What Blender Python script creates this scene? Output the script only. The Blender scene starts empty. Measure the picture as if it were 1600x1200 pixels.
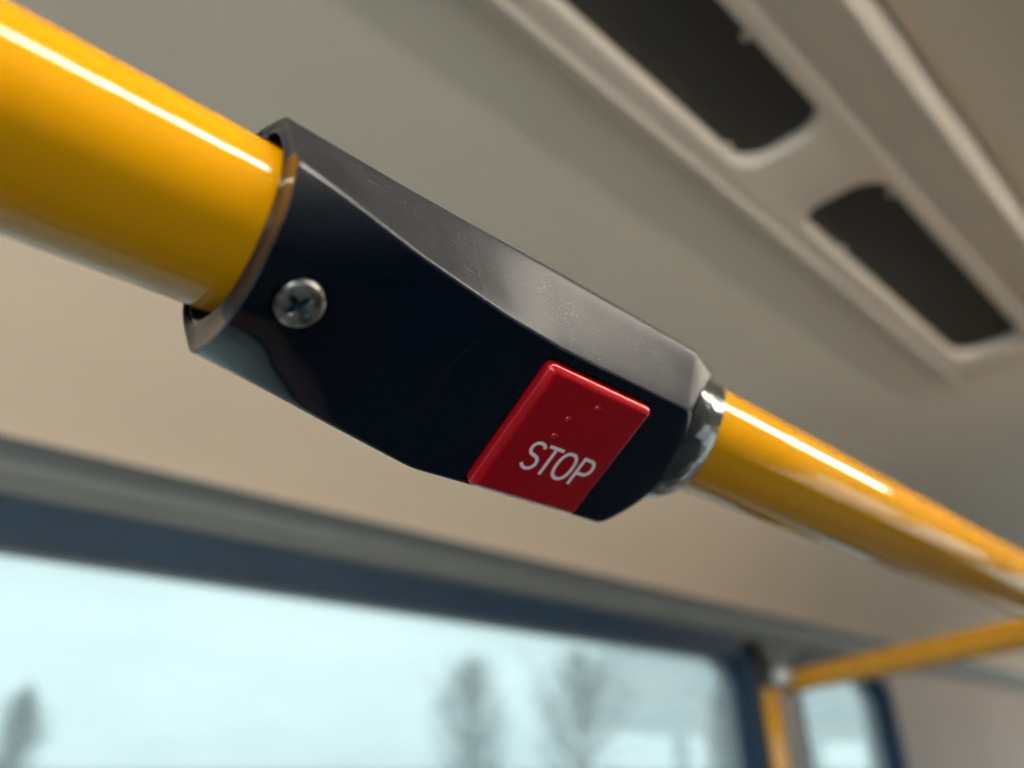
import bpy, bmesh, math, random
import numpy as np
from mathutils import Vector, Matrix, noise
random.seed(7)
sc = bpy.context.scene
COL = sc.collection
R = math.radians

# ------------------------------------------------------------------ camera
# x runs along the bus, y towards the near window wall, z up; metres, eye at the origin
PITCH, YAW = R(27.412), R(47.462)
cam = bpy.data.cameras.new('camera')
cam.sensor_width = 36.0
cam.lens = 1155.0 / 1600.0 * 36.0
cam.clip_start = 0.01
cam.clip_end = 3000
cam.dof.use_dof = True
cam.dof.focus_distance = 0.165
cam.dof.aperture_fstop = 5.8
camo = bpy.data.objects.new('camera', cam)
camo.rotation_euler = (R(90) + PITCH, 0, YAW - R(90))
COL.objects.link(camo)
sc.camera = camo

# ------------------------------------------------------------------ overcast sky
w = bpy.data.worlds.new('World'); sc.world = w; w.use_nodes = True
nt = w.node_tree; nt.nodes.clear()
out = nt.nodes.new('ShaderNodeOutputWorld'); bg = nt.nodes.new('ShaderNodeBackground')
tc = nt.nodes.new('ShaderNodeTexCoord'); mp = nt.nodes.new('ShaderNodeMapping')
mp.inputs['Scale'].default_value = (1.0, 1.0, 3.2)
ns = nt.nodes.new('ShaderNodeTexNoise'); ns.inputs['Scale'].default_value = 1.7; ns.inputs['Detail'].default_value = 4
cr = nt.nodes.new('ShaderNodeValToRGB')
cr.color_ramp.elements[0].position = .36; cr.color_ramp.elements[0].color = (.70, .77, .80, 1)
cr.color_ramp.elements[1].position = .66; cr.color_ramp.elements[1].color = (1.05, 1.1, 1.1, 1)
nt.links.new(tc.outputs['Generated'], mp.inputs[0]); nt.links.new(mp.outputs[0], ns.inputs['Vector'])
nt.links.new(ns.outputs['Fac'], cr.inputs[0]); nt.links.new(cr.outputs[0], bg.inputs['Color'])
bg.inputs['Strength'].default_value = 2.75
nt.links.new(bg.outputs[0], out.inputs[0])

vs = sc.view_settings
vs.view_transform = 'Standard'; vs.look = 'None'; vs.exposure = 0.37; vs.gamma = 1.0
sc.cycles.max_bounces = 10; sc.cycles.diffuse_bounces = 5; sc.cycles.glossy_bounces = 5
sc.cycles.transparent_max_bounces = 24
sc.cycles.caustics_reflective = False; sc.cycles.caustics_refractive = False
sc.cycles.use_denoising = True
sc.cycles.sample_clamp_indirect = 6.0

LAMP = 25.5      # radiance of the lit diffusers of the aisle lamps

# unseen fill lamp added behind the camera to brighten the cove and ceiling
al = bpy.data.lights.new('added_fill', 'AREA'); al.shape = 'RECTANGLE'; al.size = 2.0; al.size_y = .8
al.energy = 26; al.color = (.93, .97, 1.0)
alo = bpy.data.objects.new('added_fill', al); alo.location = (-1.95, -1.50, -.18)
alo.rotation_euler = Vector((.85, 1.0, .15)).to_track_quat('-Z', 'Y').to_euler(); COL.objects.link(alo)

# ------------------------------------------------------------------ helpers
class NT:
    def __init__(s, name):
        s.m = bpy.data.materials.new(name); s.m.use_nodes = True
        s.t = s.m.node_tree; s.t.nodes.clear()
        s.out = s.n('ShaderNodeOutputMaterial')
    def n(s, typ, **kw):
        nd = s.t.nodes.new(typ)
        for k, v in kw.items():
            if k in nd.inputs: nd.inputs[k].default_value = v
            else: setattr(nd, k, v)
        return nd
    def l(s, a, b): s.t.links.new(a, b)
    def ramp(s, fac, p0, c0, p1, c1):
        r = s.n('ShaderNodeValToRGB')
        r.color_ramp.elements[0].position = p0; r.color_ramp.elements[0].color = c0
        r.color_ramp.elements[1].position = p1; r.color_ramp.elements[1].color = c1
        s.l(fac, r.inputs[0]); return r
    def coord(s, scale=(1, 1, 1)):
        c = s.n('ShaderNodeTexCoord'); m = s.n('ShaderNodeMapping'); m.inputs['Scale'].default_value = scale
        s.l(c.outputs['Object'], m.inputs[0]); return m.outputs[0]

def plastic(name, col, rough=.5, var=.06, nscale=30, bump=.0, bscale=400, spec=.5, coat=0.0):
    a = NT(name)
    b = a.n('ShaderNodeBsdfPrincipled'); b.inputs['Roughness'].default_value = rough
    b.inputs['Specular IOR Level'].default_value = spec
    b.inputs['Coat Weight'].default_value = coat; b.inputs['Coat Roughness'].default_value = .04
    v = a.coord()
    n = a.n('ShaderNodeTexNoise', Scale=nscale, Detail=5); a.l(v, n.inputs['Vector'])
    lo = tuple(max(0, c * (1 - var)) for c in col) + (1,); hi = tuple(min(1, c * (1 + var)) for c in col) + (1,)
    r = a.ramp(n.outputs['Fac'], .3, lo, .7, hi); a.l(r.outputs[0], b.inputs['Base Color'])
    if bump:
        n2 = a.n('ShaderNodeTexNoise', Scale=bscale, Detail=3); a.l(v, n2.inputs['Vector'])
        bp = a.n('ShaderNodeBump', Strength=bump, Distance=.0004); a.l(n2.outputs['Fac'], bp.inputs['Height'])
        a.l(bp.outputs[0], b.inputs['Normal'])
    a.l(b.outputs[0], a.out.inputs[0]); return a.m

def tag(o, label=None, cat=None, group=None, kind=None):
    if label: o['label'] = label
    if cat: o['category'] = cat
    if group: o['group'] = group
    if kind: o['kind'] = kind
    return o

def empty(name, loc, label, cat, group=None):
    o = bpy.data.objects.new(name, None); o.location = loc; o.empty_display_size = .05
    COL.objects.link(o); return tag(o, label, cat, group)

def link(name, me, mat, parent=None):
    o = bpy.data.objects.new(name, me); COL.objects.link(o)
    if mat and not me.materials: me.materials.append(mat)
    if parent:
        o.parent = parent
        M = Matrix.Translation(parent.location) if parent.parent is None else Matrix.Translation(parent.parent.location)
        if parent.parent is None: o.matrix_parent_inverse = M.inverted()
        else: o.matrix_parent_inverse = Matrix.Identity(4)
    return o

def mesh(name, verts, faces, smooth=True, angle=35):
    me = bpy.data.meshes.new(name); me.from_pydata([tuple(v) for v in verts], [], faces); me.update()
    bm = bmesh.new(); bm.from_mesh(me); bmesh.ops.recalc_face_normals(bm, faces=bm.faces); bm.to_mesh(me); bm.free()
    if smooth:
        me.polygons.foreach_set('use_smooth', [True] * len(me.polygons))
        me.set_sharp_from_angle(angle=R(angle))
    return me

def loft(rings, cap0=True, cap1=True, close=False):
    n = len(rings[0]); V = [p for r in rings for p in r]; F = []
    for i in range(len(rings) - 1):
        for j in range(n):
            k = (j + 1) % n
            F.append((i * n + j, i * n + k, (i + 1) * n + k, (i + 1) * n + j))
    if cap0: F.append(tuple(range(n))[::-1])
    if cap1: F.append(tuple((len(rings) - 1) * n + j for j in range(n)))
    return V, F

def tube(path, rad, seg=24, caps=True):
    """tube along a polyline of 3D points; rad a number or a list"""
    P = [Vector(p) for p in path]; rings = []
    up = None
    for i, p in enumerate(P):
        t = (P[min(i + 1, len(P) - 1)] - P[max(i - 1, 0)]).normalized()
        if up is None:
            up = Vector((0, 0, 1)) if abs(t.z) < .9 else Vector((1, 0, 0))
        a = (up - t * up.dot(t)).normalized(); b = t.cross(a); up = a
        r = rad[i] if hasattr(rad, '__len__') else rad
        rings.append([p + (a * math.cos(2 * math.pi * k / seg) + b * math.sin(2 * math.pi * k / seg)) * r for k in range(seg)])
    return loft(rings, caps, caps)

def box(x0, x1, y0, y1, z0, z1, bevel=0.0, seg=2):
    bm = bmesh.new(); bmesh.ops.create_cube(bm, size=1)
    for v in bm.verts:
        v.co = Vector(((x0 + x1) / 2 + v.co.x * (x1 - x0), (y0 + y1) / 2 + v.co.y * (y1 - y0), (z0 + z1) / 2 + v.co.z * (z1 - z0)))
    if bevel: bmesh.ops.bevel(bm, geom=list(bm.edges), offset=bevel, segments=seg, profile=.5, affect='EDGES')
    me = bpy.data.meshes.new('box'); bm.to_mesh(me); bm.free()
    if bevel:
        me.polygons.foreach_set('use_smooth', [True] * len(me.polygons)); me.set_sharp_from_angle(angle=R(50))
    return me

def rrect(x0, x1, y0, y1, r, n=6):
    """rounded rectangle outline, counter-clockwise"""
    pts = []
    for cx, cy, a0 in ((x1 - r, y1 - r, 0), (x0 + r, y1 - r, 90), (x0 + r, y0 + r, 180), (x1 - r, y0 + r, 270)):
        for i in range(n + 1):
            a = R(a0 + 90 * i / n); pts.append((cx + r * math.cos(a), cy + r * math.sin(a)))
    return pts

def plate_with_holes(outer, holes, frm, thick):
    """flat plate (2D outline + holes) mapped through frm(u, v, d); d from 0 to thick"""
    bm = bmesh.new()
    loops = [outer] + holes
    front = []
    for lp in loops:
        vs_ = [bm.verts.new((u, v, 0)) for u, v in lp]
        front.append(vs_)
        for i in range(len(vs_)): bm.edges.new((vs_[i], vs_[(i + 1) % len(vs_)]))
    res = bmesh.ops.triangle_fill(bm, use_beauty=True, edges=list(bm.edges))
    faces = [f for f in bm.faces]
    back = {}
    for lp in front:
        for v in lp: back[v] = bm.verts.new((v.co.x, v.co.y, 1))
    for f in faces: bm.faces.new([back[v] for v in reversed(f.verts)])
    for lp in front:
        for i in range(len(lp)):
            a, b = lp[i], lp[(i + 1) % len(lp)]
            bm.faces.new((a, b, back[b], back[a]))
    for v in bm.verts: v.co = Vector(frm(v.co.x, v.co.y, v.co.z * thick))
    bmesh.ops.recalc_face_normals(bm, faces=bm.faces)
    me = bpy.data.meshes.new('plate'); bm.to_mesh(me); bm.free(); return me

# ------------------------------------------------------------------ materials
M_ceil = plastic('ceiling_laminate', (.90, .815, .68), .5, .03, 5, .15, 900)
M_duct = plastic('duct_plastic', (.68, .61, .52), .5, .04, 7, .12, 900)
M_cove = plastic('cove_laminate', (.90, .735, .56), .5, .03, 5, .12, 900)
M_mould = plastic('moulding_plastic', (.125, .145, .150), .4, .05, 9)
M_frame = plastic('window_rubber_navy', (.013, .036, .070), .5, .1, 12, spec=.22)
M_wall = plastic('wall_laminate', (.30, .24, .21), .5, .05, 6)
M_wallD = plastic('wall_laminate_dark', (.07, .068, .07), .55, .06, 6)
M_floor = plastic('floor_vinyl', (.028, .036, .052), .7, .2, 60)
M_grille = plastic('vent_foam_black', (.05, .05, .044), .8, .3, 900, .6, 1500)
M_black = plastic('black_plastic', (.008, .009, .012), .35, .1, 60)
M_grey = plastic('lamp_housing_grey', (.45, .45, .43), .4, .04, 20)

def yellow_mat():
    a = NT('yellow_powder_coat')
    b = a.n('ShaderNodeBsdfPrincipled'); b.inputs['Roughness'].default_value = .13
    b.inputs['Specular IOR Level'].default_value = .55
    v = a.coord()
    n = a.n('ShaderNodeTexNoise', Scale=22, Detail=5); a.l(v, n.inputs['Vector'])
    r = a.ramp(n.outputs['Fac'], .3, (.71, .307, .0, 1), .72, (.76, .345, .001, 1)); 
    # fine lengthwise handling scratches
    sv = a.coord((14, 700, 700)); sn = a.n('ShaderNodeTexNoise', Scale=1, Detail=2); a.l(sv, sn.inputs['Vector'])
    sr = a.ramp(sn.outputs['Fac'], .69, (0, 0, 0, 1), .75, (1, 1, 1, 1))
    sm = a.n('ShaderNodeMath', operation='MULTIPLY'); a.l(sr.outputs[0], sm.inputs[0]); sm.inputs[1].default_value = .35
    mx = a.n('ShaderNodeMix', data_type='RGBA'); a.l(sm.outputs[0], mx.inputs['Factor'])
    a.l(r.outputs[0], mx.inputs[6]); mx.inputs[7].default_value = (.80, .55, .12, 1)
    a.l(mx.outputs[2], b.inputs['Base Color'])
    rr = a.n('ShaderNodeTexNoise', Scale=55, Detail=6); a.l(v, rr.inputs['Vector'])
    rm = a.n('ShaderNodeMapRange'); rm.inputs['From Min'].default_value = .35; rm.inputs['From Max'].default_value = .75
    rm.inputs['To Min'].default_value = .03; rm.inputs['To Max'].default_value = .13
    a.l(rr.outputs['Fac'], rm.inputs['Value']); a.l(rm.outputs[0], b.inputs['Roughness'])
    n2 = a.n('ShaderNodeTexNoise', Scale=160, Detail=2); a.l(v, n2.inputs['Vector'])
    bp = a.n('ShaderNodeBump', Strength=.09, Distance=.0006); a.l(n2.outputs['Fac'], bp.inputs['Height'])
    a.l(bp.outputs[0], b.inputs['Normal'])
    a.l(b.outputs[0], a.out.inputs[0]); return a.m
M_yellow = yellow_mat()

def housing_mat():
    """glossy navy-black ABS, scuffed and dusty on the faces that catch hands and dust"""
    a = NT('housing_navy_plastic')
    b = a.n('ShaderNodeBsdfPrincipled')
    b.inputs['Specular IOR Level'].default_value = .42
    v = a.coord()
    # dust specks
    vo = a.n('ShaderNodeTexNoise', Scale=2600, Detail=1); a.l(v, vo.inputs['Vector'])
    sp = a.ramp(vo.outputs['Fac'], .62, (0, 0, 0, 1), .74, (1, 1, 1, 1))
    cl = a.n('ShaderNodeTexNoise', Scale=85, Detail=4); a.l(v, cl.inputs['Vector'])
    cm = a.ramp(cl.outputs['Fac'], .46, (0, 0, 0, 1), .66, (1, 1, 1, 1))
    d1 = a.n('ShaderNodeMath', operation='MULTIPLY'); a.l(sp.outputs[0], d1.inputs[0]); a.l(cm.outputs[0], d1.inputs[1])
    # scuffs: stretched noise
    sv = a.coord((60, 2400, 2000)); sn = a.n('ShaderNodeTexNoise', Scale=1, Detail=3); a.l(sv, sn.inputs['Vector'])
    sr = a.ramp(sn.outputs['Fac'], .64, (0, 0, 0, 1), .76, (1, 1, 1, 1))
    s1 = a.n('ShaderNodeMath', operation='MULTIPLY'); a.l(sr.outputs[0], s1.inputs[0]); a.l(cm.outputs[0], s1.inputs[1])
    su = a.n('ShaderNodeMath', operation='ADD'); a.l(d1.outputs[0], su.inputs[0]); a.l(s1.outputs[0], su.inputs[1])
    # dust settles on the faces turned up and outwards to the aisle
    ge = a.n('ShaderNodeNewGeometry'); dt = a.n('ShaderNodeVectorMath', operation='DOT_PRODUCT')
    a.l(ge.outputs['Normal'], dt.inputs[0]); dt.inputs[1].default_value = (0, -.77, .64)
    up = a.n('ShaderNodeMapRange'); up.inputs['From Min'].default_value = .2; up.inputs['From Max'].default_value = .75
    up.inputs['To Min'].default_value = .05; a.l(dt.outputs['Value'], up.inputs['Value'])
    du = a.n('ShaderNodeMath', operation='MULTIPLY'); a.l(su.outputs[0], du.inputs[0]); a.l(up.outputs[0], du.inputs[1])
    film = a.n('ShaderNodeMath', operation='MULTIPLY'); a.l(up.outputs[0], film.inputs[0]); film.inputs[1].default_value = .13
    tot = a.n('ShaderNodeMath', operation='ADD', use_clamp=True); a.l(film.outputs[0], tot.inputs[1])
    mx = a.n('ShaderNodeMix', data_type='RGBA'); a.l(tot.outputs[0], mx.inputs['Factor'])
    mx.inputs[6].default_value = (.0009, .0048, .0135, 1); mx.inputs[7].default_value = (.21, .20, .19, 1)
    a.l(mx.outputs[2], b.inputs['Base Color'])
    ro = a.n('ShaderNodeMapRange'); ro.inputs['From Min'].default_value = 0; ro.inputs['From Max'].default_value = 1
    ro.inputs['To Min'].default_value = .10; ro.inputs['To Max'].default_value = .33
    # hands have dulled the half next to the button more than the clamp end
    px_ = a.n('ShaderNodeSeparateXYZ'); a.l(ge.outputs['Position'], px_.inputs[0])
    wx = a.n('ShaderNodeMapRange', interpolation_type='SMOOTHSTEP'); wx.inputs['From Min'].default_value = .062; wx.inputs['From Max'].default_value = .098
    wx.inputs['To Min'].default_value = .42; a.l(px_.outputs[0], wx.inputs['Value'])
    ux = a.n('ShaderNodeMath', operation='MULTIPLY'); a.l(up.outputs[0], ux.inputs[0]); a.l(wx.outputs[0], ux.inputs[1])
    a.l(ux.outputs[0], ro.inputs['Value'])
    tw = a.n('ShaderNodeMath', operation='MULTIPLY'); a.l(du.outputs[0], tw.inputs[0]); a.l(wx.outputs[0], tw.inputs[1])
    a.l(tw.outputs[0], tot.inputs[0]); a.l(ro.outputs[0], b.inputs['Roughness'])
    so = a.n('ShaderNodeMapRange'); so.inputs['To Min'].default_value = .5; so.inputs['To Max'].default_value = .16
    a.l(ux.outputs[0], so.inputs['Value']); a.l(so.outputs[0], b.inputs['Specular IOR Level'])
    n2 = a.n('ShaderNodeTexNoise', Scale=240, Detail=3); a.l(v, n2.inputs['Vector'])
    # moulding seam: an arc round the flat button field
    sb = a.n('ShaderNodeVectorMath', operation='SUBTRACT'); a.l(ge.outputs['Position'], sb.inputs[0]); sb.inputs[1].default_value = (.123, CY, CZ)
    dv = a.n('ShaderNodeVectorMath', operation='DOT_PRODUCT'); a.l(sb.outputs[0], dv.inputs[0]); dv.inputs[1].default_value = tuple(V_)
    sx = a.n('ShaderNodeSeparateXYZ'); a.l(sb.outputs[0], sx.inputs[0])
    cb = a.n('ShaderNodeCombineXYZ'); a.l(sx.outputs[0], cb.inputs[0])
    ad = a.n('ShaderNodeMath', operation='ADD'); a.l(dv.outputs['Value'], ad.inputs[0]); ad.inputs[1].default_value = .010; a.l(ad.outputs[0], cb.inputs[1])
    ln = a.n('ShaderNodeVectorMath', operation='LENGTH'); a.l(cb.outputs[0], ln.inputs[0])
    hs = a.n('ShaderNodeMapRange', interpolation_type='SMOOTHSTEP'); hs.inputs['From Min'].default_value = .0396; hs.inputs['From Max'].default_value = .0405
    hs.inputs['To Min'].default_value = 0; hs.inputs['To Max'].default_value = .5; a.l(ln.outputs['Value'], hs.inputs['Value'])
    nd_ = a.n('ShaderNodeVectorMath', operation='DOT_PRODUCT'); a.l(ge.outputs['True Normal'], nd_.inputs[0]); nd_.inputs[1].default_value = tuple(N_)
    fm = a.n('ShaderNodeMapRange'); fm.inputs['From Min'].default_value = .8; fm.inputs['From Max'].default_value = .9; a.l(nd_.outputs['Value'], fm.inputs['Value'])
    hm = a.n('ShaderNodeMath', operation='MULTIPLY'); a.l(hs.outputs[0], hm.inputs[0]); a.l(fm.outputs[0], hm.inputs[1])
    hh = a.n('ShaderNodeMath', operation='MULTIPLY_ADD'); a.l(n2.outputs['Fac'], hh.inputs[0]); hh.inputs[1].default_value = .06
    n3 = a.n('ShaderNodeTexNoise', Scale=26, Detail=2); a.l(v, n3.inputs['Vector'])
    h3 = a.n('ShaderNodeMath', operation='MULTIPLY_ADD'); a.l(n3.outputs['Fac'], h3.inputs[0]); h3.inputs[1].default_value = 1.1; a.l(hm.outputs[0], h3.inputs[2])
    a.l(h3.outputs[0], hh.inputs[2])
    bp = a.n('ShaderNodeBump', Strength=1.0, Distance=.0004); a.l(hh.outputs[0], bp.inputs['Height'])
    a.l(bp.outputs[0], b.inputs['Normal'])
    a.l(b.outputs[0], a.out.inputs[0]); return a.m

def collar_mat():
    a = NT('collar_rippled_black')
    b = a.n('ShaderNodeBsdfPrincipled'); b.inputs['Base Color'].default_value = (.15, .16, .165, 1); b.inputs['Metallic'].default_value = .85
    b.inputs['Roughness'].default_value = .14; b.inputs['Specular IOR Level'].default_value = .9
    b.inputs['Coat Weight'].default_value = .25; b.inputs['Coat Roughness'].default_value = .08
    v = a.coord((1.0, 1.0, 1.0))
    n2 = a.n('ShaderNodeTexNoise', Scale=95, Detail=1.5, Distortion=.6); a.l(v, n2.inputs['Vector'])
    bp = a.n('ShaderNodeBump', Strength=.5, Distance=.002); a.l(n2.outputs['Fac'], bp.inputs['Height'])
    a.l(bp.outputs[0], b.inputs['Normal']); a.l(bp.outputs[0], b.inputs['Coat Normal'])
    a.l(b.outputs[0], a.out.inputs[0]); return a.m
M_collar = collar_mat()

def button_mat():
    a = NT('button_red_plastic')
    b = a.n('ShaderNodeBsdfPrincipled'); b.inputs['Roughness'].default_value = .22
    b.inputs['Specular IOR Level'].default_value = .5
    v = a.coord(); n = a.n('ShaderNodeTexNoise', Scale=60, Detail=4); a.l(v, n.inputs['Vector'])
    r = a.ramp(n.outputs['Fac'], .3, (.36, .003, .010, 1), .7, (.41, .005, .012, 1)); a.l(r.outputs[0], b.inputs['Base Color'])
    b.inputs['Subsurface Weight'].default_value = .25
    b.inputs['Subsurface Radius'].default_value = (1, .1, .1); b.inputs['Subsurface Scale'].default_value = .002
    n2 = a.n('ShaderNodeTexNoise', Scale=900, Detail=2); a.l(v, n2.inputs['Vector'])
    bp = a.n('ShaderNodeBump', Strength=.06, Distance=.0001); a.l(n2.outputs['Fac'], bp.inputs['Height'])
    a.l(bp.outputs[0], b.inputs['Normal'])
    a.l(b.outputs[0], a.out.inputs[0]); return a.m
M_button = button_mat()
M_print = plastic('pale_print', (.92, .82, .84), .5, .04, 900)

def screw_mat():
    a = NT('zinc_screw_worn')
    b = a.n('ShaderNodeBsdfPrincipled'); b.inputs['Metallic'].default_value = .85
    v = a.coord(); n = a.n('ShaderNodeTexNoise', Scale=420, Detail=6, Distortion=.5); a.l(v, n.inputs['Vector'])
    r = a.ramp(n.outputs['Fac'], .38, (.10, .085, .075, 1), .62, (.46, .45, .42, 1)); a.l(r.outputs[0], b.inputs['Base Color'])
    q = a.ramp(n.outputs['Fac'], .35, (.65, .65, .65, 1), .65, (.3, .3, .3, 1)); a.l(q.outputs[0], b.inputs['Roughness'])
    bp = a.n('ShaderNodeBump', Strength=.5, Distance=.0003); a.l(n.outputs['Fac'], bp.inputs['Height']); a.l(bp.outputs[0], b.inputs['Normal'])
    a.l(b.outputs[0], a.out.inputs[0]); return a.m
M_screw = screw_mat()
M_screwrec = plastic('screw_recess_dark', (.02, .045, .06), .5, .3, 900)  # dark blue-grey for the cross recess
M_chrome = plastic('satin_metal_fitting', (.62, .66, .68), .35, .05, 60); 
for nd in M_chrome.node_tree.nodes:
    if nd.type == 'BSDF_PRINCIPLED': nd.inputs['Metallic'].default_value = .5

def glass_mat():
    """tinted bus glazing with a translucent veil standing in for haze over the view"""
    a = NT('tinted_glass')
    t = a.n('ShaderNodeBsdfTransparent'); t.inputs['Color'].default_value = (.525, .585, .585, 1)
    tr = a.n('ShaderNodeBsdfTranslucent'); tr.inputs['Color'].default_value = (.54, .61, .62, 1)  # pale veil put in to imitate haze and glare over the trees
    g = a.n('ShaderNodeBsdfGlossy'); g.inputs['Roughness'].default_value = .02; g.inputs['Color'].default_value = (1, 1, 1, 1)
    m1 = a.n('ShaderNodeMixShader'); v = a.coord(); n = a.n('ShaderNodeTexNoise', Scale=3, Detail=5); a.l(v, n.inputs['Vector'])
    mr = a.n('ShaderNodeMapRange'); mr.inputs['To Min'].default_value = .18; mr.inputs['To Max'].default_value = .25
    a.l(n.outputs['Fac'], mr.inputs['Value']); a.l(mr.outputs[0], m1.inputs[0])
    a.l(t.outputs[0], m1.inputs[1]); a.l(tr.outputs[0], m1.inputs[2])
    fr = a.n('ShaderNodeFresnel'); fr.inputs['IOR'].default_value = 1.3
    fm = a.n('ShaderNodeMath', operation='MULTIPLY'); a.l(fr.outputs[0], fm.inputs[0]); fm.inputs[1].default_value = .6
    m2 = a.n('ShaderNodeMixShader'); a.l(fm.outputs[0], m2.inputs[0]); a.l(m1.outputs[0], m2.inputs[1]); a.l(g.outputs[0], m2.inputs[2])
    a.l(m2.outputs[0], a.out.inputs[0]); return a.m
M_glass = glass_mat()

def lamp_mat():
    a = NT('lit_lamp_diffuser'); e = a.n('ShaderNodeEmission'); e.inputs['Color'].default_value = (1.0, .90, .76, 1)
    e.inputs['Strength'].default_value = LAMP; a.l(e.outputs[0], a.out.inputs[0]); return a.m
M_lamp = lamp_mat()

# ================================================================== BUS SHELL
WY = .68            # inner face of the near window wall
WYR = -1.55         # inner face of the far side wall
X0, X1 = -3.2, 5.6
H = .400            # ceiling height over the eye
FLOOR = -1.62
XD = .887           # far end of the air duct

def profile(name, pts, x0, x1, mat, parent=None, thick=None, nx=1, smooth=True, angle=30):
    """open profile of (y, z) points swept along the bus, given a back `thick` away (a (dy, dz) shift)"""
    n = len(pts); ring = pts + [(p[0] + thick[0], p[1] + thick[1]) for p in reversed(pts)]
    rings = [[(x0 + (x1 - x0) * i / nx, y, z) for y, z in ring] for i in range(nx + 1)]
    V, F = loft(rings)
    return link(name, mesh(name, V, F, smooth, angle), mat, parent)

def arc(cx, cy, r, a0, a1, n=8):
    return [(cx + r * math.cos(R(a0 + (a1 - a0) * i / n)), cy + r * math.sin(R(a0 + (a1 - a0) * i / n))) for i in range(n + 1)]

# ceiling field between the cove and the air duct; rounds down into the cove
ce = [(.222, H), (.40, H), (.43, H - .003), (.455, H - .011)]
tag(profile('ceiling', ce, X0, X1, M_ceil, thick=(0, .03)), kind='structure')
# centre ceiling with a raised aisle field, other side of the duct
tag(profile('ceiling', [(WYR, H - .10), (-1.10, H), (.060, H)], X0, X1, M_ceil, thick=(0, .03)), kind='structure')
tag(link('ceiling', box(XD, X1, .060, .222, H, H + .03), M_ceil), kind='structure')
# sloped cove
cv = [(.455, H - .011), (.475, .3830), (.50, .3665), (.56, .3238), (.62, .2790), (.655, .2515), (.672, .2350)]
tag(profile('cove_panel', cv, X0, X1, M_cove, thick=(.02, .03)), kind='structure')
# grey moulding above the windows
mo = [(.672, .2350), (.6785, .2290), (.6835, .2215), (.6850, .2150), (.6840, .2090), (.6800, .2035), (.6760, .1995), (.6740, .1955), (.6750, .1915), (.680, .1880)]
tag(profile('window_moulding', mo, X0, X1, M_mould, thick=(.05, 0)), kind='structure')

# near side wall: one plate with the window openings cut out
WIN = [(-2.95, -1.20), (-1.02, 1.140), (1.292, 1.655), (3.15, 4.5)]
ZT, ZB = .1560, -.72
outer = [(X0, FLOOR), (X1, FLOOR), (X1, .188), (X0, .188)]
holes = [rrect(a, b, ZB, ZT, .045)[::-1] for a, b in WIN]
wall = link('wall', plate_with_holes(outer, holes, lambda u, v, d: (u, WY + d, v), .055), M_wall)
tag(wall, kind='structure')

def make_window(a, b, y, sgn, label, zt=ZT, zb=ZB):
    """window in the wall plane y; sgn = +1 for the near wall, -1 for the far one"""
    root = empty('window', ((a + b) / 2, y, zb), label, 'window')
    of = rrect(a - .018, b + .018, zb - .035, zt + .0315, .06); inn = rrect(a + .0015, b - .0015, zb + .0015, zt - .0015, .045)
    fr = link('window_frame', plate_with_holes(of, [inn[::-1]], lambda u, v, d: (u, y - sgn * .006 + sgn * d, v), .055), M_frame, root)
    gl = rrect(a + .004, b - .004, zb + .004, zt - .004, .043)
    link('pane', plate_with_holes(gl, [], lambda u, v, d: (u, y + sgn * (.030 + d), v), .001), M_glass, root)
    return root
make_window(*WIN[1], WY, 1, 'long window with rounded corner behind the red button housing')
make_window(*WIN[2], WY, 1, 'short window beyond the pillar, under the thin yellow cross rail')

# dark cover on the pillar between the two windows
M_pillar = plastic('pillar_cover_grey', (.055, .065, .072), .4, .1, 12)
tag(link('pillar_cover', box(1.163, 1.268, WY - .012, WY - .001, -.8, .186, .004, 3), M_pillar), kind='structure')
# far side wall and end walls, with their big clear openings
M_clear = NT('clear_glass'); 
_t = M_clear.n('ShaderNodeBsdfTransparent'); _t.inputs['Color'].default_value = (.9, .93, .92, 1)
M_clear.l(_t.outputs[0], M_clear.out.inputs[0]); M_clear = M_clear.m
WINR = [(-3.0, -.9), (3.1, 4.1), (4.2, 5.4)]
holesR = [rrect(a, b, -1.0, .22, .05)[::-1] for a, b in WINR]
tag(link('wall', plate_with_holes([(X0, FLOOR), (X1, FLOOR), (X1, .33), (X0, .33)], holesR, lambda u, v, d: (u, WYR - d, v), .055), M_wallD), kind='structure')
tag(link('floor', box(X0, X1, WYR, WY, FLOOR - .05, FLOOR), M_floor), kind='structure')
for nm_, xx, m_ in (('wall', X0, M_wallD), ('wall', X1, M_wall)):
    sg = -1 if xx < 0 else 1
    tag(link(nm_, plate_with_holes([(WYR, FLOOR), (WY, FLOOR), (WY, H + .02), (WYR, H + .02)], [rrect(WYR + .12, WY - .12, -1.1, .18, .08)[::-1]], lambda u, v, d, xx=xx, sg=sg: (xx + sg * d, u, v), .05), m_), kind='structure')
    tag(link('glazing', box(xx + sg * .02, xx + sg * .024, WYR + .12, WY - .12, -1.1, .18), M_clear), kind='structure')
for a, b in ((-2.95, -1.20), (3.15, 4.5)):
    tag(link('glazing', box(a, b, WY + .028, WY + .030, ZB, ZT), M_clear), kind='structure')
for a, b in WINR:
    tag(link('glazing', box(a, b, WYR - .03, WYR - .028, -1.0, .22), M_clear), kind='structure')
tag(profile('roof', [(WYR - .06, .20), (WYR - .06, H + .07), (WY + .06, H + .07), (WY + .06, .188)], X0 - .06, X1 + .06, M_wallD, thick=(.0, .03), smooth=False), kind='structure')

# ------------------------------------------------------------------ air duct strip with vents
duct = empty('air_duct', (.5, .14, H), 'raised beige air duct strip running along the ceiling with dark vents', 'air duct')
ZD = .392
# the band that carries the vents: plate with rounded openings

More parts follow.
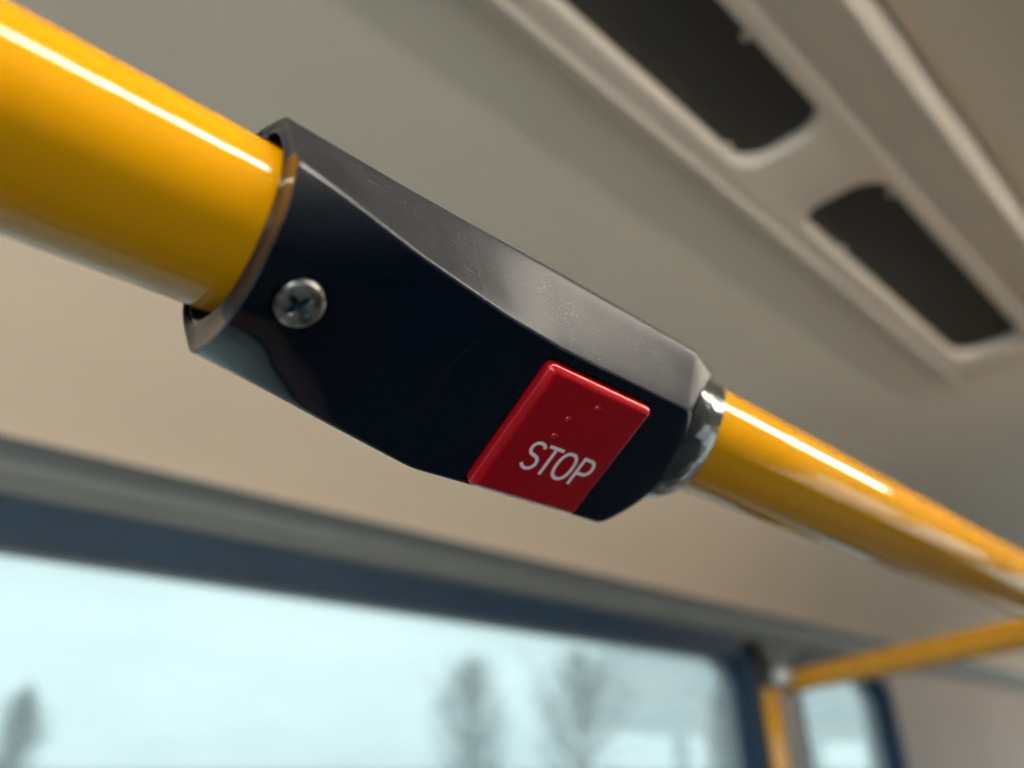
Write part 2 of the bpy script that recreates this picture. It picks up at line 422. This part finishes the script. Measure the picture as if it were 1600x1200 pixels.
VENTS = [(-2.3, -1.42), (-1.33, -.45), (-.36, .411), (.484, .836)]
VY0, VY1 = .124, .189
out2 = [(X0, .112), (XD, .112), (XD, .205), (X0, .205)]
vh = [rrect(a, b, VY0, VY1, .022, 7)[::-1] for a, b in VENTS]
bandm = plate_with_holes(out2, vh, lambda u, v, d: (u, v, ZD + d), .012)
bm = bmesh.new(); bm.from_mesh(bandm)
ed = [e for e in bm.edges if all(abs(v.co.z - ZD) < 1e-6 for v in e.verts) and len(e.link_faces) == 2 and abs(e.link_faces[0].normal.z) < .9 + 0 * 1 or
      (all(abs(v.co.z - ZD) < 1e-6 for v in e.verts) and len(e.link_faces) == 2 and abs(e.link_faces[1].normal.z) < .9)]
ed = [e for e in ed if e.verts[0].co.y > .118 and e.verts[0].co.y < .2]
bmesh.ops.bevel(bm, geom=ed, offset=.0032, segments=3, profile=.5, affect='EDGES')
bm.to_mesh(bandm); bm.free()
bandm.polygons.foreach_set('use_smooth', [True] * len(bandm.polygons)); bandm.set_sharp_from_angle(angle=R(40))
link('vent_band', bandm, M_duct, duct)
# rolled edge towards the cove: soft ridge then a shadow groove
profile('duct_lip', [(.205, ZD + .0003), (.209, ZD - .0014), (.2135, ZD - .0014), (.217, ZD + .0005), (.2185, ZD + .005), (.222, ZD + .0079)], X0, XD, M_duct, duct, thick=(0, .012), angle=80)
# sloped fascia and rounded outer edge on the aisle side
profile('duct_fascia', [(.112, ZD + .0003), (.109, ZD + .0022), (.104, ZD + .0024), (.084, ZD - .004), (.0795, ZD - .0055)] +
        arc(.0730, ZD - .0022, .0056, 325, 235, 6) + [(.0655, ZD - .004), (.0640, ZD + .001), (.0635, ZD + .008), (.060, ZD + .010)], X0, XD, M_duct, duct, thick=(0, .02), angle=80)
for i, (a, b) in enumerate(VENTS):
    g = link('vent_grille', plate_with_holes(rrect(a - .004, b + .004, VY0 - .004, VY1 + .004, .022), [], lambda u, v, d: (u, v, ZD + .0122 + d), .004), M_grille, duct)
for x, y in ((.312, .1275), (.519, .1275), (.383, .1865), (.560, .1865)):
    me = box(x - .003, x + .003, y - .0025, y + .0025, ZD + .004, ZD + .010, .0022, 3)
    link('vent_clip', me, M_duct, duct)

# ------------------------------------------------------------------ aisle lamps
LY = -.105
def make_lamp(x0, x1, label):
    t = empty('ceiling_light', ((x0 + x1) / 2, LY, H), label, 'ceiling light', 'aisle ceiling lamps')
    prof = [(LY - .048, H - .0005), (LY - .048, H - .043), (LY - .044, H - .043), (LY - .036, H - .006), (LY + .036, H - .006), (LY + .044, H - .043), (LY + .048, H - .043), (LY + .048, H - .0005)]
    Vh, Fh = loft([[(x, y, z) for y, z in prof] for x in (x0 - .03, x1 + .03)])
    link('lamp_housing', mesh('lamp_tray', Vh, Fh, False), M_grey, t)
    V, F = loft([[(x, LY + math.cos(a) * .016, H - .044 - math.sin(a) * .016) for a in [2 * math.pi * k / 24 for k in range(24)]] for x in (x0, x1)])
    link('lamp_diffuser', mesh('diffuser', V, F), M_lamp, t)
make_lamp(-1.6, .95, 'lit aisle ceiling lamp nearest the button housing')
make_lamp(2.3, 4.3, 'lit aisle ceiling lamp further down the bus')

# ================================================================== HANDRAIL
CY, CZ = .11989, .09323
rail = empty('handrail', (0, CY, CZ), 'thick glossy yellow handrail running through the dark button housing', 'handrail')
V, F = tube([(-1.4, CY, CZ), (0, CY, CZ), (.6, CY, CZ), (3.2, CY, CZ)], .0175, 96)
link('rail_tube', mesh('rail', V, F), M_yellow, rail)

# ================================================================== STOP BUTTON HOUSING
V_ = Vector((0, -.81513, .57928)); N_ = Vector((0, -.57928, -.81513)); AX = Vector((0, CY, CZ))
M_house = housing_mat()
def FP(x, v, d): return AX + Vector((x, 0, 0)) + V_ * v + N_ * d      # point on the front face frame

house = empty('stop_button_housing', (.11, CY, CZ), 'dark navy plastic housing with red button clamped around the yellow handrail', 'button housing')

mm = .001
# stations: per corner x and (y, z) in mm from the rail axis; sagitta of the front; fillet radii
ST = [
 dict(s=0.0, T=(36.9, -17.3, 16.1), R=(37.1, -26.4, -1.6), B=(37.0, 9.8, -24.4), K2=(35.4, 17.5, -11.5), K1=(36, 17.5, 12), TT=(36, -2, 22.5), sag=11.2, bow=0, r=(2.5, 1.0, 2.2, 7, 7, 7)),
 dict(s=.22, T=(48, -16.6, 16.5), R=(49, -24.9, -3.1), B=(48.5, 10.3, -26.2), K2=(49, 20, -12), K1=(49, 19, 14), TT=(49, -2, 23.5), sag=6.6, bow=0, r=(2.0, .8, 1.8, 7, 7, 7)),
 dict(s=.55, T=(66, -15.2, 17.7), R=(66, -22.9, -5.4), B=(67, 11.2, -29.4), K2=(68, 23, -13), K1=(66, 20, 16), TT=(66, -1, 24), sag=2.5, bow=0, r=(1.8, .8, 1.5, 6, 6, 6)),
 dict(s=1.0, T=(90, -16.6, 16.4), R=(90, -21.4, -8.2), B=(90.0, 12.1, -33.3), K2=(90, 25, -14), K1=(90, 20, 17), TT=(90, -2, 24), sag=.4, bow=0, r=(1.6, 1.0, 1.4, 6, 6, 6)),
 dict(s=1.35, T=(107, -19.8, 13.3), R=(106, -21.05, -9.6), B=(107, 12.05, -33.1), K2=(107, 26, -14), K1=(107, 20, 17), TT=(107, -4, 24), sag=.0, bow=1, r=(1.5, 1.0, 1.4, 6, 6, 6)),
 dict(s=2.2, T=(159.5, -22.8, 10.4), R=(153, -21.05, -9.6), B=(153, 12.05, -33.1), K2=(153, 26, -14), K1=(158, 20, 17), TT=(162, -10, 21.5), sag=.0, bow=8.0, r=(2.2, .8, 1.6, 6, 6, 6)),
 dict(s=2.27, T=(168.5, -21.6, 7.6), R=(155.0, -20.9, -9.3), B=(154.5, 11.7, -32.6), K2=(156, 25.4, -13.6), K1=(161, 19.6, 16.4), TT=(171, -10, 19.0), sag=.0, bow=9.0, r=(3.0, 1.0, 1.6, 6, 6, 6)),
]
KEYS = ['T', 'R', 'B', 'K2', 'K1', 'TT']
def interp(s):
    i = 0
    while i < len(ST) - 2 and s > ST[i + 1]['s']: i += 1
    a, b = ST[i], ST[i + 1]
    def g(fn):
        p1, p2 = np.array(fn(a), float), np.array(fn(b), float)
        return p1 + (p2 - p1) * (s - a['s']) / (b['s'] - a['s'])
    d = {k: g(lambda q, k=k: q[k]) for k in KEYS}
    d['sag'] = float(g(lambda q: q['sag'])); d['bow'] = float(g(lambda q: q['bow'])); d['r'] = g(lambda q: q['r']); return d

def blend(s):
    """a little softening of the kinks between the straight runs"""
    w = .045; c = [interp(min(max(s + q * w, 0), ST[-1]['s'])) for q in (-1, -.5, 0, .5, 1)]
    if s < .06 or s > 2.1: return c[2]
    return {k: sum(m * q[k] for m, q in zip((.15, .2, .3, .2, .15), c)) for k in c[2]}
def section(d, nedge=(6, 30, 6, 6, 6, 6), nf=6):
    P = [np.array(d[k]) for k in KEYS]; n = 6; pts = []
    def edge(i, u):
        a, b = P[i], P[(i + 1) % n]; p = a + (b - a) * u
        if i == 1 and d['sag'] > 1e-3:
            c = b - a; L = np.hypot(c[1], c[2]); s = d['sag']; Rr = (L * L / 4 + s * s) / (2 * s)
            xx = (u - .5) * L; h = math.sqrt(max(Rr * Rr - xx * xx, 0)) - (Rr - s)
            nn = np.array([0, c[2], -c[1]]) / L
            if nn @ np.array([0, -.58, -.81]) < 0: nn = -nn
            p = p + nn * h
        if i == 1 and d['bow']: p = p + np.array([d['bow'] * (1 - abs(2 * u - 1) ** 2.0), 0, 0])
        return p
    for i in range(n):
        L = np.linalg.norm(P[(i + 1) % n] - P[i]); Lp = np.linalg.norm(P[i] - P[i - 1])
        r = d['r'][i]; rn = d['r'][(i + 1) % n]
        A = edge((i - 1) % n, 1 - r / Lp); Bq = edge(i, r / L)
        for k in range(nf):
            t = k / nf
            pts.append((1 - t) ** 2 * A + 2 * t * (1 - t) * P[i] + t * t * Bq)
        u0, u1 = r / L, 1 - rn / L
        for k in range(nedge[i]):
            pts.append(edge(i, u0 + (u1 - u0) * k / nedge[i]))
    return [AX + Vector((p[0] * mm, p[1] * mm, p[2] * mm)) for p in pts]

svals = [ST[-1]['s'] * i / 60 for i in range(61)]
svals = sorted(set([round(s, 5) for s in svals] + [2.2, 1.35]))
rings = [section(blend(s)) for s in svals]
NR = len(rings[0])
def circ(x, r, cy=0, cz=0, like=None):
    """circle sampled at the polar angles of the outline `like`"""
    res = []
    for p in like:
        a = math.atan2(p.z - CZ, p.y - CY)
        res.append(AX + Vector((x * mm, (cy + r * math.cos(a)) * mm, (cz + r * math.sin(a)) * mm)))
    return res
def shrink(ring, dx, f):
    return [Vector((p.x + dx * mm, CY + (p.y - CY) * f, CZ + (p.z - CZ) * f)) for p in ring]
first, last = rings[0], rings[-1]
lead = [circ(46, 17.3, like=first), circ(44, 18.6, like=first), circ(38, 19.2, like=first), circ(36.9, 19.4, like=first), circ(36.55, 19.7, like=first), circ(36.5, 20.0, like=first)]
mid1 = [a * .6 + b * .4 + Vector((.0002, 0, 0)) for a, b in zip(circ(36.7, 20.4, like=first), shrink(first, -.2, .955))]
lead += [circ(36.7, 20.5, like=first), mid1, shrink(first, -.15, .965), shrink(first, -.22, .982), shrink(first, -.13, .994)]
tail = [shrink(last, .9, .985), shrink(last, 1.5, .95)]
V, F = loft(lead + rings + tail, cap0=True, cap1=True)
bodym = mesh('housing_body', V, F, True, 32)
body = link('housing_body', bodym, M_house, house)

# rounded square pocket for the button, cut with a boolean
BX0, BX1, BV0, BV1 = .1046, .1406, -.0276, .0083
def slab(u0, u1, v0, v1, r, levels, nf=8):
    """levels: (depth d, inset)"""
    rg = []
    for d, ins in levels:
        rg.append([FP(u, v, d) for u, v in rrect(u0 + ins, u1 - ins, v0 + ins, v1 - ins, max(r - ins, .0003), nf)])
    return loft(rg)
gm = .0009
V, F = slab(BX0 - gm, BX1 + gm, BV0 - gm, BV1 + gm, .0022, [(.0182, 0), (.0212, 0)])
cut = link('pocket', mesh('pocket', V, F, False), None)
md = body.modifiers.new('pocket', 'BOOLEAN'); md.object = cut; md.operation = 'DIFFERENCE'; md.solver = 'EXACT'
# counterbore for the screw
S_C = Vector((.0466, 0, 0)) + AX + Vector((0, -.0126, -.0194)) 
S_N = Vector((-.10, -.54, -.835)).normalized()
def ring_on(c, nrm, r, d, seg=40, ph=0):
    a = Vector((1, 0, 0)); a = (a - nrm * a.dot(nrm)).normalized(); b = nrm.cross(a)
    return [c + nrm * d + (a * math.cos(2 * math.pi * k / seg + ph) + b * math.sin(2 * math.pi * k / seg + ph)) * r for k in range(seg)]
V, F = loft([ring_on(S_C, S_N, .0054, -.0018), ring_on(S_C, S_N, .0054, .006)])
cut2 = link('pocket', mesh('pocket', V, F, False), None)
md2 = body.modifiers.new('bore', 'BOOLEAN'); md2.object = cut2; md2.operation = 'DIFFERENCE'; md2.solver = 'EXACT'
bpy.context.view_layer.update()
dg = bpy.context.evaluated_depsgraph_get()
nm = bpy.data.meshes.new_from_object(body.evaluated_get(dg))
body.modifiers.clear(); body.data = nm
nm.polygons.foreach_set('use_smooth', [True] * len(nm.polygons)); nm.set_sharp_from_angle(angle=R(32))
for c in (cut, cut2): bpy.data.objects.remove(c, do_unlink=True)

# end collar
cl = [AX + Vector((0, math.cos(2 * math.pi * k / 96) * .02, math.sin(2 * math.pi * k / 96) * .02)) for k in range(96)]
RB = [(0, 21), (60, 19), (100, 18.4), (150, 18.6), (170, 19.0), (200, 19.8), (219, 20.3), (235, 19.9), (250, 20.6), (270, 23.0), (290, 24.6), (308, 24.3), (335, 22.5), (360, 21)]
def rbase(th): return float(np.interp(th % 360, [q[0] for q in RB], [q[1] for q in RB]))
def xend(th): return 190.5 - 15.5 * max(0.0, math.cos(R(th - 217))) ** .85
CR = []
for t in (-1.6, -.6, 0, .2, .4, .55, .7, .8, .88, .94, .98, 1.0, 1.012, .99, .8):
    ring = []
    for k in range(120):
        th = 3.0 * k; xe = xend(th); rb = (rbase(th - 9) + 2 * rbase(th) + rbase(th + 9)) / 4
        x = 163 + (xe - 163) * t if t > 0 else 163 + 10 * t
        r = rb + t * .9 if t <= 0 else 18.15 + (rb - 18.15) * max(0, 1 - t ** 2.2)
        if t == 1.012: r = 17.85
        if t in (.99, .8) and len(CR) > 12: r = 17.6
        ring.append(AX + Vector((x * mm, r * math.cos(R(th)) * mm, r * math.sin(R(th)) * mm)))
    CR.append(ring)
V, F = loft(CR, True, False)
link('end_collar', mesh('collar', V, F, True, 60), M_collar, house)

# button cap
V, F = slab(BX0, BX1, BV0, BV1, .0018, [(.0186, 0), (.0213, 0), (.0218, .0002), (.0226, .0010), (.0229, .0014), (.02305, .0019), (.0231, .0026)])
btn = link('stop_button', mesh('stop_button', V, F, True, 50), M_button, house)
btn['label'] = 'red square button cap printed STOP with three raised dots'
DT = .0231
# letters as thin raised print
def stroke(path, wd, d0=DT - .0001, d1=DT + .00006, closed=False):
    P = [Vector((a, b)) for a, b in path]; n = len(P); L, Rr = [], []
    for i in range(n):
        if closed: t = (P[(i + 1) % n] - P[i - 1]).normalized()
        else: t = (P[min(i + 1, n - 1)] - P[max(i - 1, 0)]).normalized()
        q = Vector((-t.y, t.x)) * wd / 2; L.append(P[i] + q); Rr.append(P[i] - q)
    V, F = [], []
    for a, b in zip(L, Rr):
        V += [FP(a.x, a.y, d1), FP(b.x, b.y, d1), FP(b.x, b.y, d0), FP(a.x, a.y, d0)]
    m = n if closed else n - 1
    for i in range(m):
        j = (i + 1) % n
        for k in range(4):
            k2 = (k + 1) % 4; F.append((4 * i + k, 4 * i + k2, 4 * j + k2, 4 * j + k))
    if not closed: F += [(0, 1, 2, 3), tuple(4 * (n - 1) + k for k in (3, 2, 1, 0))]
    return V, F
def join(parts):
    V, F = [], []
    for v, f in parts:
        o = len(V); V += v; F += [tuple(i + o for i in q) for q in f]
    return V, F
def arc2(cx, cy, rx, ry, a0, a1, n=12): return [(cx + rx * math.cos(R(a0 + (a1 - a0) * i / n)), cy + ry * math.sin(R(a0 + (a1 - a0) * i / n))) for i in range(n + 1)]
LB, LH, SW = -.0184, .0085, .00092
t_, b_ = LB + LH - SW / 2, LB + SW / 2
mdl = LB + LH * .52
def L_S(x):
    w2 = .0021; cx = x + w2 + SW / 2
    up = (t_ - mdl) / 2; dn = (mdl - b_) / 2
    p = arc2(cx, t_ - up, w2 * .93, up, 22, 180, 12) + arc2(cx, t_ - up, w2 * .93, up, 190, 235, 4)
    q = arc2(cx, b_ + dn, w2, dn, 60, -155, 18)
    return stroke(p + q, SW)
def L_T(x):
    return join([stroke([(x, t_), (x + .0048, t_)], SW), stroke([(x + .0024, t_ - SW / 2), (x + .0024, LB)], SW, d1=DT + .00005)])
def L_O(x):
    h = LH / 2 - SW / 2; cx = x + .0026 + SW / 2
    return stroke([(cx + .0026 * math.copysign(abs(math.cos(a)) ** .8, math.cos(a)), LB + LH / 2 + h * math.copysign(abs(math.sin(a)) ** .9, math.sin(a))) for a in [2 * math.pi * k / 48 for k in range(48)]], SW, closed=True)
def L_P(x):
    xl = x + SW / 2; rr = (t_ - (LB + LH * .44)) / 2
    return join([stroke([(xl, LB), (xl, LB + LH)], SW, d1=DT + .00005), stroke([(xl, t_), (xl + .0024, t_)] + arc2(xl + .0024, t_ - rr, .0018, rr, 80, -80, 12) + [(xl + .0024, t_ - 2 * rr), (xl, t_ - 2 * rr)], SW)])
for fn, x in ((L_S, .1127), (L_T, .1180), (L_O, .1229), (L_P, .1300)):
    V, F = fn(x); link('letter', mesh('letter', V, F, False), M_print, btn)
# braille dots: low domes
for x, v in ((.1173, -.0021), (.1230, .0033), (.1168, -.0073)):
    c = FP(x, v, DT - .00005); rg = [ring_on(c, N_, .0009 * math.cos(a), .0008 * math.sin(a), 20) for a in [R(k) for k in (0, 20, 40, 60, 78, 88)]]
    V, F = loft(rg); link('braille_dot', mesh('dot', V, F), M_button, btn)

# screw: pan head with a cross recess, tapered arms
seg = 48
def star(k, r0):
    a = 2 * math.pi * k / seg
    return r0 * (.42 + .58 * abs(math.cos(2 * (a + .5))) ** 2.2)
def star_ring(r0, d):
    a_ = Vector((1, 0, 0)); a_ = (a_ - S_N * a_.dot(S_N)).normalized(); b__ = S_N.cross(a_)
    return [S_C + S_N * d + (a_ * math.cos(2 * math.pi * k / seg) + b__ * math.sin(2 * math.pi * k / seg)) * star(k, r0) for k in range(seg)]
rg = [ring_on(S_C, S_N, .0046, -.0017, seg), ring_on(S_C, S_N, .00475, -.0004, seg), ring_on(S_C, S_N, .00472, .0005, seg), ring_on(S_C, S_N, .0046, .0010, seg), ring_on(S_C, S_N, .0043, .00135, seg), ring_on(S_C, S_N, .0038, .0016, seg), star_ring(.0027, .00182), star_ring(.0024, .0016)]
V, F = loft(rg, True, False); scr = link('screw', mesh('screw', V, F, True, 60), M_screw, house)
V, F = loft([star_ring(.00245, .00165), star_ring(.0019, .0006), ring_on(S_C, S_N, .0006, .0001, seg)], False, True)
link('screw_recess', mesh('recess', V, F), M_screwrec, scr)

# ================================================================== FAR RAILS
J = Vector((1.178, .652, .118))
JP = Vector((1.150, .652, .118))
post = empty('stanchion', (JP.x, JP.y, FLOOR), 'blurred upright yellow pole standing at the window pillar', 'pole')
V, F = tube([(JP.x, JP.y, FLOOR), (JP.x, JP.y, JP.z - .008)], .0125, 32)
link('pole_tube', mesh('post', V, F), M_yellow, post)
V, F = tube([(JP.x, JP.y, JP.z - .008), (JP.x, JP.y, JP.z + .015), (JP.x, JP.y, JP.z + .02), (JP.x, JP.y + .02, .180), (JP.x, JP.y + .045, .185)], [.015, .015, .010, .009, .009], 32)
link('pole_bracket', mesh('bracket', V, F), M_black, post)
D2 = Vector((1.03, .2535, .137)) - J
cross = empty('cross_rail', tuple(J), 'thin blurred yellow cross rail running from the window pillar to the aisle', 'handrail')
e = J + D2 * 2.0
V, F = tube([tuple(J + D2 * .05), tuple(J + D2), tuple(e)], .0165, 32)
link('rail_tube', mesh('crossrail', V, F), M_yellow, cross)
# metal ball fitting at the joint
def uv_ball(c, r, n=16):
    bm = bmesh.new(); bmesh.ops.create_uvsphere(bm, u_segments=2 * n, v_segments=n, radius=r)
    for v in bm.verts: v.co += c
    me = bpy.data.meshes.new('ball'); bm.to_mesh(me); bm.free(); me.polygons.foreach_set('use_smooth', [True] * len(me.polygons)); return me
link('end_fitting', uv_ball(Vector((1.118, .610, .122)), .0145), M_chrome, cross)

# ================================================================== OUTSIDE
M_ground = plastic('pale_concrete', (.38, .385, .38), .8, .12, .4)
M_bark = plastic('bark', (.10, .09, .08), .8, .2, 8)
M_leaf = plastic('winter_foliage', (.06, .075, .06), .7, .3, 2)
GZ = -2.75
gm_ = mesh('ground', [(-600, -600, GZ), (600, -600, GZ), (600, 900, GZ), (-600, 900, GZ)], [(0, 1, 2, 3)], False)
tag(link('ground', gm_, M_ground), kind='structure')
cp, sp_ = math.cos(PITCH), math.sin(PITCH); cy_, sy_ = math.cos(YAW), math.sin(YAW)
def world_at(px, py, dist):
    F_ = Vector((cp * cy_, cp * sy_, sp_)); U_ = Vector((-sp_ * cy_, -sp_ * sy_, cp)); Rt = Vector((sy_, -cy_, 0))
    d = Rt * (px - 800) - U_ * (py - 600) + F_ * 1155
    return d * (dist / math.hypot(d.x, d.y))
def make_tree(px, top, dist, halfw, label, dens=1.0):
    rnd = random.Random(int(px)); p = world_at(px, top, dist); h = p.z - GZ
    t = empty('tree', (p.x, p.y, GZ), label, 'tree', None)
    V, F = tube([(p.x, p.y, GZ), (p.x + .05, p.y, GZ + h * .5), (p.x, p.y, GZ + h * .97)], [.16, .10, .02], 8)
    limbs = [(V, F)]; LV, LF = [], []
    for i in range(120):
        u = .18 + .8 * (i + rnd.random()) / 120; a = rnd.random() * 6.283
        prof = min(1.0, (1 - u) * 2.1 + .12) * min(1, .35 + u * 1.6)
        ln = halfw * prof * (.7 + .4 * rnd.random())
        b0 = Vector((p.x, p.y, GZ + h * (u - .10 * rnd.random()))); tip = b0 + Vector((math.cos(a) * ln, math.sin(a) * ln, ln * (.9 + .5 * rnd.random())))
        tip.z = min(tip.z, GZ + h)
        midp = (b0 + tip) / 2 + Vector((0, 0, -.1 * ln))
        limbs.append(tube([b0, midp, tip], [.03, .02, .008], 4))
        for k in range(int(34 * dens)):
            q = b0.lerp(tip, .25 + .8 * rnd.random()) + Vector([rnd.gauss(0, .16) for _ in range(3)])
            s = .04 + .05 * rnd.random(); a1 = Vector([rnd.gauss(0, 1) for _ in range(3)]).normalized(); b1 = a1.orthogonal().normalized()
            n0 = len(LV); LV += [q - a1 * s, q + b1 * s * .5, q + a1 * s, q - b1 * s * .5]; LF.append((n0, n0 + 1, n0 + 2, n0 + 3))
    V, F = join(limbs); link('trunk', mesh('trunk', V, F), M_bark, t)
    me = bpy.data.meshes.new('crown'); me.from_pydata([tuple(v) for v in LV], [], LF); link('crown', me, M_leaf, t)
make_tree(738, 1028, 30, 1.75, 'narrow winter tree outside the window, left of the tree pair')
make_tree(905, 1018, 30, 2.3, 'broader winter tree outside the window, right of the tree pair')
make_tree(48, 1068, 34, 1.0, 'small distant tree outside, low at the left end of the window', .8)
make_tree(1118, 1068, 38, .9, 'faint small tree outside, beside the window pillar', .6)
